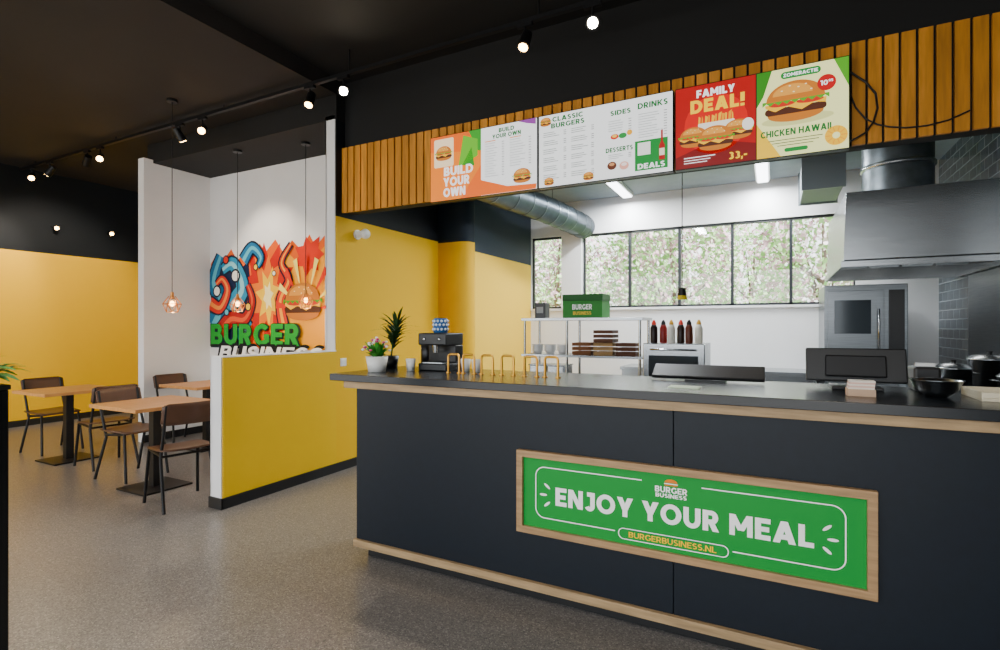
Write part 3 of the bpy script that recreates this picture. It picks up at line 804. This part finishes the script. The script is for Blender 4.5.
MB().lathe([(.001, 0), (.042, 0), (.042, .2), (.001, .2)], (0, 0, 0), M_black).obj('body', p); MB().lathe([(.044, .2), (.044, .22), (.02, .235), (.001, .236)], (0, 0, 0), M_blackm).obj('lid', p)
cup = thing('paper_cup', (-2.14, 2.84, ZC), 'white paper cup on the worktop', 'cup', group='paper cups')
MB().lathe([(.001, 0), (.025, 0), (.034, .08), (.031, .08), (.024, .006), (.001, .006)], (0, 0, 0), M_pot).obj('cup_body', cup)
copy_thing(cup, (-1.8, 2.98, ZC)); copy_thing(cup, (-1.71, 2.97, ZC))

src = None
for (x, y) in ((-1.79, 2.82), (-1.68, 2.82), (-1.55, 2.82), (-1.41, 2.82), (-1.26, 2.82), (-1.13, 2.82)):
    if src is None:
        src = thing('brass_divider', (x, y, ZC), 'brass inverted U divider rail standing on the worktop', 'divider', group='brass divider rails')
        path = [(-.04, 0, .004), (-.04, 0, .1), (-.036, 0, .112), (-.026, 0, .118), (.026, 0, .118), (.036, 0, .112), (.04, 0, .1), (.04, 0, .004)]
        MB().tube(path, .0075, M_brass, 10).obj('rail', src)
        for sx in (-.04, .04): MB().cyl((sx, 0, 0), (sx, 0, .006), .016, None, M_brass).obj('foot', src)
    else: copy_thing(src, (x, y, ZC))

p = thing('till_monitor', (.34, 2.98, ZC), 'black point of sale monitor seen from behind', 'monitor')
MB().box(-.1, .1, -.09, .09, 0, .015, M_black).box(-.03, .03, -.02, .02, .015, .08, M_black).obj('stand', p, .004)
T = Matrix.Translation((0, 0, .03)) @ Matrix.Rotation(math.radians(-14), 4, 'X')
MB().box(-.2, .2, -.02, .012, 0, .16, M_black, T).box(-.12, .12, -.045, -.02, .02, .12, M_blackm, T).obj('monitor_housing', p, .006)
MB().box(-.19, .19, .0125, .014, .01, .15, mat('dark_display_glass', '#0b1016', .1), T).obj('screen', p)
p = thing('order_tablet', (-.32, 2.98, ZC), 'black flat touch display tilted back on the worktop', 'display')
T = Matrix.Translation((0, 0, .012)) @ Matrix.Rotation(math.radians(-62), 4, 'X')
MB().box(-.28, .28, -.012, .008, .005, .13, M_black, T).obj('display_housing', p, .004)
MB().box(-.1, .1, -.04, .06, 0, .012, M_blackm).obj('base', p)
p = thing('receipt_printer', (.615, 3.06, ZC), 'small black receipt printer with a white paper roll', 'printer')
MB().box(-.05, .05, -.07, .07, 0, .11, M_black).obj('body', p, .012); MB().box(-.035, .035, -.03, .0, .11, .125, M_pot).obj('paper_roll', p)
p = thing('flyer_holder', (.325, 2.68, ZC), 'small tray with a stack of cream and pink cards', 'card holder')
MB().box(-.05, .05, -.035, .035, 0, .03, mat('kraft_card', '#caa98c', .7)).obj('tray', p, .001)
m = MB()
for i in range(5): m.box(-.046+.001*i, .045+.001*i, -.032, .032, .03+i*.007, .037+i*.007, P(['#efe3d6', '#e2b9a8'][i % 2], .7))
m.obj('card_stack', p)
p = thing('steel_bowl', (.6, 2.78, ZC), 'stainless steel mixing bowl on the worktop', 'bowl')
MB().lathe([(.001, 0), (.035, 0), (.07, .03), (.088, .07), (.092, .072), (.084, .07), (.066, .034), (.03, .006), (.001, .006)], (0, 0, 0), M_steel, 32).obj('bowl_body', p)
p = thing('serving_tray', (.89, 2.82, ZC), 'cream plastic serving tray on the worktop', 'tray')
CR = P('#e6dcc0', .5)
MB().box(-.17, .17, -.13, .13, 0, .012, CR).box(-.17, .17, -.13, -.12, .012, .035, CR).box(-.17, .17, .12, .13, .012, .035, CR).box(-.17, -.16, -.12, .12, .012, .035, CR).box(.16, .17, -.12, .12, .012, .035, CR).obj('tray_body', p, .002)
p = MB().box(-.07, .07, -.05, .05, 0, .004, P('#cfe0c0', .6)).obj('paper_flyer', loc=(-.38, 2.66, ZC)); tag(p, 'pale green paper flyer lying on the worktop', 'flyer')

# ---------------------------------------------------------------- KITCHEN
p = thing('prep_counter', (-1.35, 4.85, 0), 'stainless steel prep counter behind the service counter', 'worktop')
MB().box(-.9, 1.0, -.35, .3, .86, .9, M_steel).obj('steel_top', p, .003)
MB().box(-.88, .98, -.32, .28, .1, .86, M_steel).obj('cabinet_body', p, .003)
MB().box(-.85, .95, -.3, .26, 0, .1, M_black).obj('plinth', p)
rk = thing('steel_rack', (-1.585, 4.82, .9), 'stainless steel two tier rack standing on the prep counter', 'rack')
for x in (-.55, -.12, .55):
    for y in (-.18, .18): MB().cyl((x, y, 0), (x, y, .58), .012, None, M_steel, 10).obj('post', rk)
MB().box(-.58, .58, -.2, .2, .58, .605, M_steel).obj('shelf', rk, .002)
MB().box(-.58, .58, -.2, .2, .24, .262, M_steel).obj('shelf', rk, .002)
zs = 1.505; zm = 1.162
M_carton = P('#1f7d25', .5)
p = thing('green_carton', (-1.575, 4.82, zs), 'green printed carton with darker lid on the steel rack', 'box')
w, d, h = .38, .26, .22
MB().box(-w/2, w/2, -d/2, d/2, 0, h*.72, M_carton).obj('carton_body', p, .002)
MB().box(-w/2-.003, w/2+.003, -d/2-.003, d/2+.003, h*.72, h, P('#125518', .5)).obj('lid', p, .002)
m = MB(); m.lay = d/2+.0015; m.text('BURGER', 0, h*.46, w*.5, h*.22, WH, .05); m.text('BUSINESS', 0, h*.2, w*.46, h*.14, P('#e8c42a'), .05); m.obj('lettering', p)
p = thing('black_dispenser', (-2.02, 4.8, zs), 'small black dispenser box with grey label', 'dispenser')
MB().box(-.055, .055, -.06, .06, 0, .15, M_black).obj('body', p, .006); m = MB(); m.lay = .061; m.rect(-.035, .035, .05, .11, P('#8f9290')); m.obj('label_plate', p)
for i, (x, z, c_) in enumerate(((-1.58, 0, '#7a4a24'), (-1.375, 0, '#a27f4f'), (-1.375, .116, '#5a3620'), (-1.17, 0, '#5a3620'))):
    p = thing('wooden_crate', (x, 4.78, zm+z), 'small brown slatted crate on the rack shelf', 'crate', group='small crates')
    mt = P(c_, .6); m = MB()
    for z in (0, .04, .08): m.box(-.09, .09, -.1, -.09, z+.003, z+.032, mt).box(-.09, .09, .09, .1, z+.003, z+.032, mt).box(-.09, -.082, -.09, .09, z+.003, z+.032, mt).box(.082, .09, -.09, .09, z+.003, z+.032, mt)
    m.box(-.082, .082, -.09, .09, 0, .008, mt); m.obj('crate_slats', p)
for x in (-2.05, -1.92, -1.79):
    p = thing('stacked_bowls', (x, 4.76, zm), 'stack of white takeaway bowls on the rack shelf', 'bowls', group='bowl stacks')
    for k in range(3):
        MB().lathe([(.001, .0+k*.02), (.035, 0+k*.02), (.06, .05+k*.02), (.056, .05+k*.02), (.001, .006+k*.02)], (0, 0, 0), M_pot, 18).obj('bowl', p)
for x in (-2.03, -1.84):
    p = thing('steel_container', (x, 4.82, .9), 'stainless steel food container on the prep counter', 'container', group='steel food containers')
    MB().box(-.08, .08, -.13, .13, 0, .15, M_steel).obj('body', p, .006); MB().box(-.088, .088, -.138, .138, .15, .16, M_steel).obj('lid', p, .003)
p = thing('warming_unit', (-.75, 4.8, .9), 'stainless steel food warmer with a dark window', 'food warmer')
MB().box(-.25, .25, -.2, .25, 0, .38, M_steel).obj('body', p, .006); MB().box(-.2, .2, -.206, -.2, .08, .28, mat('warmer_window', '#4a5054', .1, .5)).obj('window', p)
MB().tube([(-.18, -.2, .33), (-.18, -.235, .33), (.18, -.235, .33), (.18, -.2, .33)], .008, M_steel).obj('handle', p)
cols = ['#20120f', '#7a1712', '#d9d4c8', '#2a1a14', '#5a2a1a', '#e2dccb']
for i, c_ in enumerate(cols):
    p = thing('sauce_bottle', (-.93+i*.073, 4.72+.04*(i % 2), 1.28), 'squeeze sauce bottle standing on the food warmer', 'bottle', group='sauce bottles')
    MB().lathe([(.001, 0), (.03, 0), (.032, .01), (.032, .13), (.018, .165), (.001, .165)], (0, 0, 0), P(c_, .3), 16).obj('bottle_body', p)
    MB().lathe([(.02, .16), (.02, .175), (.008, .2), (.001, .203)], (0, 0, 0), P(['#c8321f', '#1a1a1a', '#d7a33a'][i % 3], .4), 12).obj('cap', p)
p = thing('rear_worktop', (-.4, 7.2, 0), 'stainless steel worktop along the white rear wall', 'worktop')
MB().box(-1.4, .85, -.3, .34, .86, .9, M_steel).obj('steel_top', p, .003)
MB().box(-1.38, .83, -.28, .32, .08, .86, M_steel).obj('cabinet_body', p, .003); MB().box(-1.35, .8, -.25, .3, 0, .08, M_black).obj('plinth', p)
p = thing('hanging_pull_cord', (-.647, 4.4, 1.64), 'black and yellow pull switch hanging on a long cord', 'pull switch')
MB().tube([(0, 0, .09), (0, 0, 3.3-1.64)], .004, M_black, 6).obj('cord', p)
MB().cyl((0, 0, .03), (0, 0, .09), .035, .025, M_black).obj('grip', p); MB().cyl((0, 0, 0), (0, 0, .03), .038, .035, P('#e2c428')).obj('button', p)

p = thing('combi_oven', (.84, 6.95, 0), 'tall stainless steel oven cabinet with dark control panel', 'oven')
M_sd = mat('satin_dark_steel', '#7d8286', .3, 1, var=.12, vscale=5, stretch=(1, 1, 25))
MB().box(-.36, .36, -.35, .45, .1, 1.86, M_sd).obj('body', p, .006)
MB().box(-.33, .33, -.33, .4, 0, .1, M_black).obj('plinth', p)
MB().box(-.33, .16, -.37, -.35, 1.0, 1.8, M_sd).obj('door', p, .004); MB().box(-.33, .33, -.37, -.35, .15, .95, M_sd).obj('door', p, .004)
MB().box(.2, .33, -.37, -.35, 1.0, 1.8, M_black).obj('control_panel', p, .003)
MB().box(-.27, .05, -.375, -.37, 1.35, 1.7, mat('oven_window_glass', '#2a3238', .08, .3)).obj('door_window', p, .002)
MB().tube([(.11, -.37, 1.15), (.11, -.42, 1.15), (.11, -.42, 1.6), (.11, -.37, 1.6)], .01, M_steel).obj('handle', p)
p = thing('cooking_range', (1.27, 5.4, 0), 'stainless steel fryer and griddle line along the tiled wall', 'cooker')
MB().box(-.36, .36, -1.1, 1.0, .1, .92, M_steel).obj('body', p, .005); MB().box(-.33, .33, -1.05, .95, 0, .1, M_black).obj('plinth', p)
MB().box(-.3, .3, -.9, -.3, .92, .94, M_blackm).obj('griddle', p)
MB().box(.345, .37, -1.1, 1.0, .92, 1.9, M_sd).obj('splashback', p)
for y in (-.05, .3, .65):
    MB().box(-.25, .25, y, y+.26, .92, 1.0, M_steeld).obj('fryer_basket', p); MB().tube([(-.25, y+.13, 1.0), (-.42, y+.13, 1.1)], .008, M_black).obj('handle', p)
for i, (x, y, r, h) in enumerate(((1.12, 4.75, .1, .2), (1.36, 4.92, .12, .26), (1.4, 4.6, .09, .16))):
    q = thing('cooking_pot', (x, y, .94), 'stainless steel cooking pot with lid on the griddle', 'pot', group='cooking pots')
    MB().lathe([(.001, 0), (r, 0), (r, h), (r+.006, h), (r+.006, h-.01)], (0, 0, 0), M_steel, 24).obj('pot_body', q)
    MB().lathe([(r+.004, h), (r*.8, h+.02), (.02, h+.03), (.001, h+.03)], (0, 0, 0), M_steel, 24).obj('lid', q)
    MB().cyl((0, 0, h+.03), (0, 0, h+.05), .012, .018, M_black).obj('knob', q)
    for s_ in (-1, 1): MB().tube([(s_*r, -.03, h*.8), (s_*(r+.03), -.03, h*.8), (s_*(r+.03), .03, h*.8), (s_*r, .03, h*.8)], .005, M_steel).obj('handle', q)

# extraction hood
p = thing('extraction_hood', (1.06, 6.0, 1.92), 'large stainless steel extraction hood over the cooking range', 'extractor hood')
m = MB(); a0, a1, b0, b1 = -.56, .58, -.75, .85
m.box(a0, a1, b0, b0+.02, 0, .05, M_steel).box(a0, a1, b1-.02, b1, 0, .05, M_steel).box(a0, a0+.02, b0+.02, b1-.02, 0, .05, M_steel).box(a1-.02, a1, b0+.02, b1-.02, 0, .05, M_steel); m.obj('gutter_rim', p, .002)
m = MB()
vs = [(a0, b0, .05), (a1, b0, .05), (a1, b1, .05), (a0, b1, .05), (a0+.02, b0+.02, .06), (a1, b0+.02, .06), (a1, b1, .06), (a0+.02, b1, .06), (a0+.04, b0+.03, .63), (a1, b0+.03, .63), (a1, b1, .63), (a0+.04, b1, .63)]
m.add(vs, [(0, 1, 5, 4), (1, 2, 6, 5), (2, 3, 7, 6), (3, 0, 4, 7), (4, 5, 9, 8), (5, 6, 10, 9), (6, 7, 11, 10), (7, 4, 8, 11), (8, 9, 10, 11)], M_steel); m.obj('canopy', p, .003)
for i in range(4): MB().box(-.5+i*.25, -.28+i*.25, .05, .08, .06, .35, M_steeld).obj('grease_filter', p)
l = bpy.data.lights.new('hood_fill_light', 'AREA'); l.size = .5; l.energy = 8; l.color = (1, .97, .92)  # added fill light under the canopy, brightens the hood and cooking corner
o = bpy.data.objects.new('hood_fill_light', l); o.location = (0, -.35, .4); o.parent = p; COL.objects.link(o)
p = thing('vertical_duct', (1.0, 5.95, 2.55), 'wide galvanised ventilation duct rising from the extraction hood', 'ventilation duct')
MB().cyl((0, 0, 0), (0, 0, .75), .27, None, M_steeld, 32).obj('duct_pipe', p)
for z in (.02, .3, .6): MB().lathe([(.27, z), (.285, z+.01), (.285, z+.035), (.27, z+.045)], (0, 0, 0), M_steel, 32).obj('collar', p)
p = thing('branch_duct', (.45, 6.7, 2.85), 'grey rectangular ventilation box hanging from the kitchen ceiling', 'ventilation duct')
MB().box(-.18, .18, -.37, .37, 0, .35, mat('grey_painted_duct', '#5d656b', .5, .1)).obj('duct_box', p, .005)
for y in (-.402, .37): MB().box(-.195, .195, y, y+.03, -.015, .365, mat('grey_flange', '#747c82', .5, .2)).obj('flange', p)
for x in (-.15, .15): MB().cyl((x, 0, .35), (x, 0, .45), .006, None, M_steel, 8).obj('hanger', p)
p = thing('spiral_duct', (-2.75, 6.0, 2.95), 'galvanised spiral ventilation duct bending below the kitchen ceiling', 'ventilation duct')
path = [(-.15, -1.2, .05), (-.1, -.4, .05), (.0, .1, .04), (.12, .5, .0), (.2, .8, -.03), (.25, 1.3, -.05), (.25, 1.53, -.05)]
q = []
for i in range(len(path)-1):
    a_, b_ = Vector(path[i]), Vector(path[i+1])
    for k in range(5): q.append(a_.lerp(b_, k/5))
q.append(Vector(path[-1]))
M_spiral = mat('dark_galvanised_steel', '#454e55', .38, .8, var=.2, vscale=10)
MB().tube(q, .17, M_spiral, 24).obj('duct_pipe', p)
for i in range(0, len(q)-1, 3):
    d = (q[i+1]-q[i]).normalized(); MB().cyl(q[i]-d*.006, q[i]+d*.006, .176, None, M_steeld, 24).obj('seam_ring', p)
for i in (3, 16): MB().cyl(q[i]+Vector((0, 0, .17)), (q[i].x, q[i].y, .35), .006, None, M_steel, 8).obj('hanger', p)

for x in (-1.82, -.12):
    p = thing('fluorescent_light', (x, 6.85, 3.22), 'white fluorescent strip light under the kitchen ceiling', 'ceiling light', group='kitchen strip lights')
    MB().box(-.08, .08, -.57, .57, .03, .08, M_pot).obj('housing', p, .004); MB().box(-.06, .06, -.55, .55, .012, .03, M_tube).obj('diffuser', p, .004)
for x, y in ((-1.82, 6.85), (-.12, 6.85), (-1.2, 5.0)):
    l = bpy.data.lights.new('kitchen_light', 'AREA'); l.shape = 'RECTANGLE'; l.size = .14; l.size_y = 1.1; l.energy = 80; l.color = (.92, .97, 1)
    o = bpy.data.objects.new('kitchen_light', l); o.location = (x, y, 3.2); COL.objects.link(o)

# ---------------------------------------------------------------- ENTRANCE PLANTER
p = thing('tall_planter', (-2.86, .82, 0), 'tall glossy black planter column with green leafy plant', 'planter')
MB().box(-.15, .15, -.15, .15, 0, 1.17, mat('gloss_black', '#0c0d0f', .25)).obj('planter_body', p, .006)
MB().box(-.155, .155, -.155, .155, 1.17, 1.19, M_black).obj('rim', p, .003)
m = MB(); R = random.Random(11)
for i in range(150):
    a = R.uniform(0, 6.28); e_ = R.uniform(.0, 1.2); L_ = R.uniform(.14, .3)
    leaf(m, (.1*math.cos(a), .1*math.sin(a), 1.185), (L_*math.cos(e_)*math.cos(a), L_*math.cos(e_)*math.sin(a), 1.2+L_*math.sin(e_)*.45), .07, M_leaf, .04)
m.obj('foliage', p)

# ---------------------------------------------------------------- TREES OUTSIDE
def leafcloud_mat():
    m = bpy.data.materials.new('blossom_leaves'); m.use_nodes = True
    nt = m.node_tree; N = nt.nodes; L = nt.links; b = N['Principled BSDF']
    ge = N.new('ShaderNodeNewGeometry'); cr = N.new('ShaderNodeValToRGB'); cr.color_ramp.interpolation = 'CONSTANT'
    cs = ['#9ccc7c', '#dcb4c2', '#82b866', '#eedce2', '#b4d898', '#c096a8', '#98c07c']
    el = cr.color_ramp.elements
    el[0].position = 0; el[0].color = lin(cs[0]); el[1].position = 1/7; el[1].color = lin(cs[1])
    for i in range(2, 7):
        e = el.new(i/7); e.color = lin(cs[i])
    L.new(ge.outputs['Random Per Island'], cr.inputs[0]); L.new(cr.outputs[0], b.inputs['Base Color']); b.inputs['Roughness'].default_value = .6
    return m
M_bl = leafcloud_mat(); M_bark = mat('bark', '#6a5a50', .9, var=.2, vscale=10)
tr0 = thing('blossom_tree', (-7.0, 11.3, -.05), 'leafy pale pink and green tree outside the kitchen windows', 'tree', group='blossom trees')
m = MB().tube([(0, 0, 0), (.05, 0, 1.2), (0, .05, 2.2), (.1, 0, 3.4)], [.1, .08, .06, .02], M_bark, 10)
R = random.Random(5)
for i in range(9):
    a = R.uniform(0, 6.28); z = R.uniform(1.1, 2.4); m.tube([(0.02, 0, z), (.5*math.cos(a), .5*math.sin(a), z+.4), (1.0*math.cos(a), 1.0*math.sin(a), z+.9)], [.035, .02, .006], M_bark, 6)
m.obj('trunk', tr0)
m = MB()
for i in range(5200):
    while True:
        p3 = Vector((R.uniform(-1, 1), R.uniform(-1, 1), R.uniform(-1, 1)))
        if p3.length < 1 and p3.length > .5: break
    p3 = Vector((p3.x*1.25, p3.y*1.2, 2.6+p3.z*1.9)); s_ = R.uniform(.03, .08)
    u = Vector((R.gauss(0, 1), R.gauss(0, 1), R.gauss(0, 1))).normalized(); w = u.orthogonal().normalized()
    m.add([p3-u*s_, p3+w*s_*.6, p3+u*s_, p3-w*s_*.6], [(0, 1, 2, 3)], M_bl)
o = m.obj('foliage', tr0)
k = 0
for (x, y) in ((-4.4, 11.4), (-1.8, 11.3), (.8, 11.4), (3.4, 11.3), (-8.3, 14.2), (-5.7, 14.3), (-3.1, 14.2), (-.5, 14.3), (2.1, 14.2)):
    k += 1; copy_thing(tr0, (x, y, -.05), 90*k)

# ---------------------------------------------------------------- LIGHT
w = bpy.data.worlds.new('World'); S.world = w; w.use_nodes = True
N = w.node_tree.nodes; L = w.node_tree.links; bg = N['Background']
tc = N.new('ShaderNodeTexCoord'); sp = N.new('ShaderNodeSeparateXYZ'); cr = N.new('ShaderNodeValToRGB')
cr.color_ramp.elements[0].position = .45; cr.color_ramp.elements[0].color = (.6, .6, .58, 1)
cr.color_ramp.elements[1].position = .6; cr.color_ramp.elements[1].color = (.9, .95, 1, 1)
mr = N.new('ShaderNodeMapRange'); mr.inputs['From Min'].default_value = -1
L.new(tc.outputs['Generated'], sp.inputs[0]); L.new(sp.outputs['Z'], mr.inputs['Value']); L.new(mr.outputs[0], cr.inputs[0]); L.new(cr.outputs[0], bg.inputs['Color'])
bg.inputs['Strength'].default_value = 5.4
sl = bpy.data.lights.new('sun', 'SUN'); sl.energy = 14; sl.angle = .02; sl.color = (1, .96, .9)
so = bpy.data.objects.new('sun', sl); COL.objects.link(so); so.location = (0, -8, 12)
so.rotation_euler = Vector((-.35, .7, -.95)).to_track_quat('-Z', 'Y').to_euler()

def fill_downlight(x, y, e, z=3.84):  # unseen downlights added outside the view to light the dining side
    p = thing('added_downlight', (x, y, z-.01), 'round ceiling downlight added outside the view to light the room', 'ceiling light', group='added ceiling downlights')
    MB().cyl((0, 0, 0), (0, 0, .02), .1, None, M_blackm, 24).obj('ring', p); MB().cyl((0, 0, -.004), (0, 0, 0), .08, None, M_spotem2, 24).obj('lens', p)
    l = bpy.data.lights.new('fill_beam', 'SPOT'); l.energy = e; l.color = (1, .9, .76); l.spot_size = math.radians(130); l.spot_blend = .8; l.shadow_soft_size = .12
    o = bpy.data.objects.new('fill_beam', l); o.location = (0, 0, -.02); o.parent = p; COL.objects.link(o)
fill_downlight(-1.5, -.4, 200); fill_downlight(.5, -.4, 200); fill_downlight(-5.5, .3, 250, 3.7); fill_downlight(-8.0, .8, 250, 3.7)

# ---------------------------------------------------------------- CAMERA
cam = bpy.data.cameras.new('camera'); co = bpy.data.objects.new('camera', cam); COL.objects.link(co)
cam.sensor_width = 36; cam.lens = 36*528/1000; cam.shift_y = .002; cam.clip_start = .05; cam.clip_end = 200
co.location = (0, 0, 1.42); co.rotation_euler = (math.radians(90), 0, math.radians(27.4))
S.camera = co
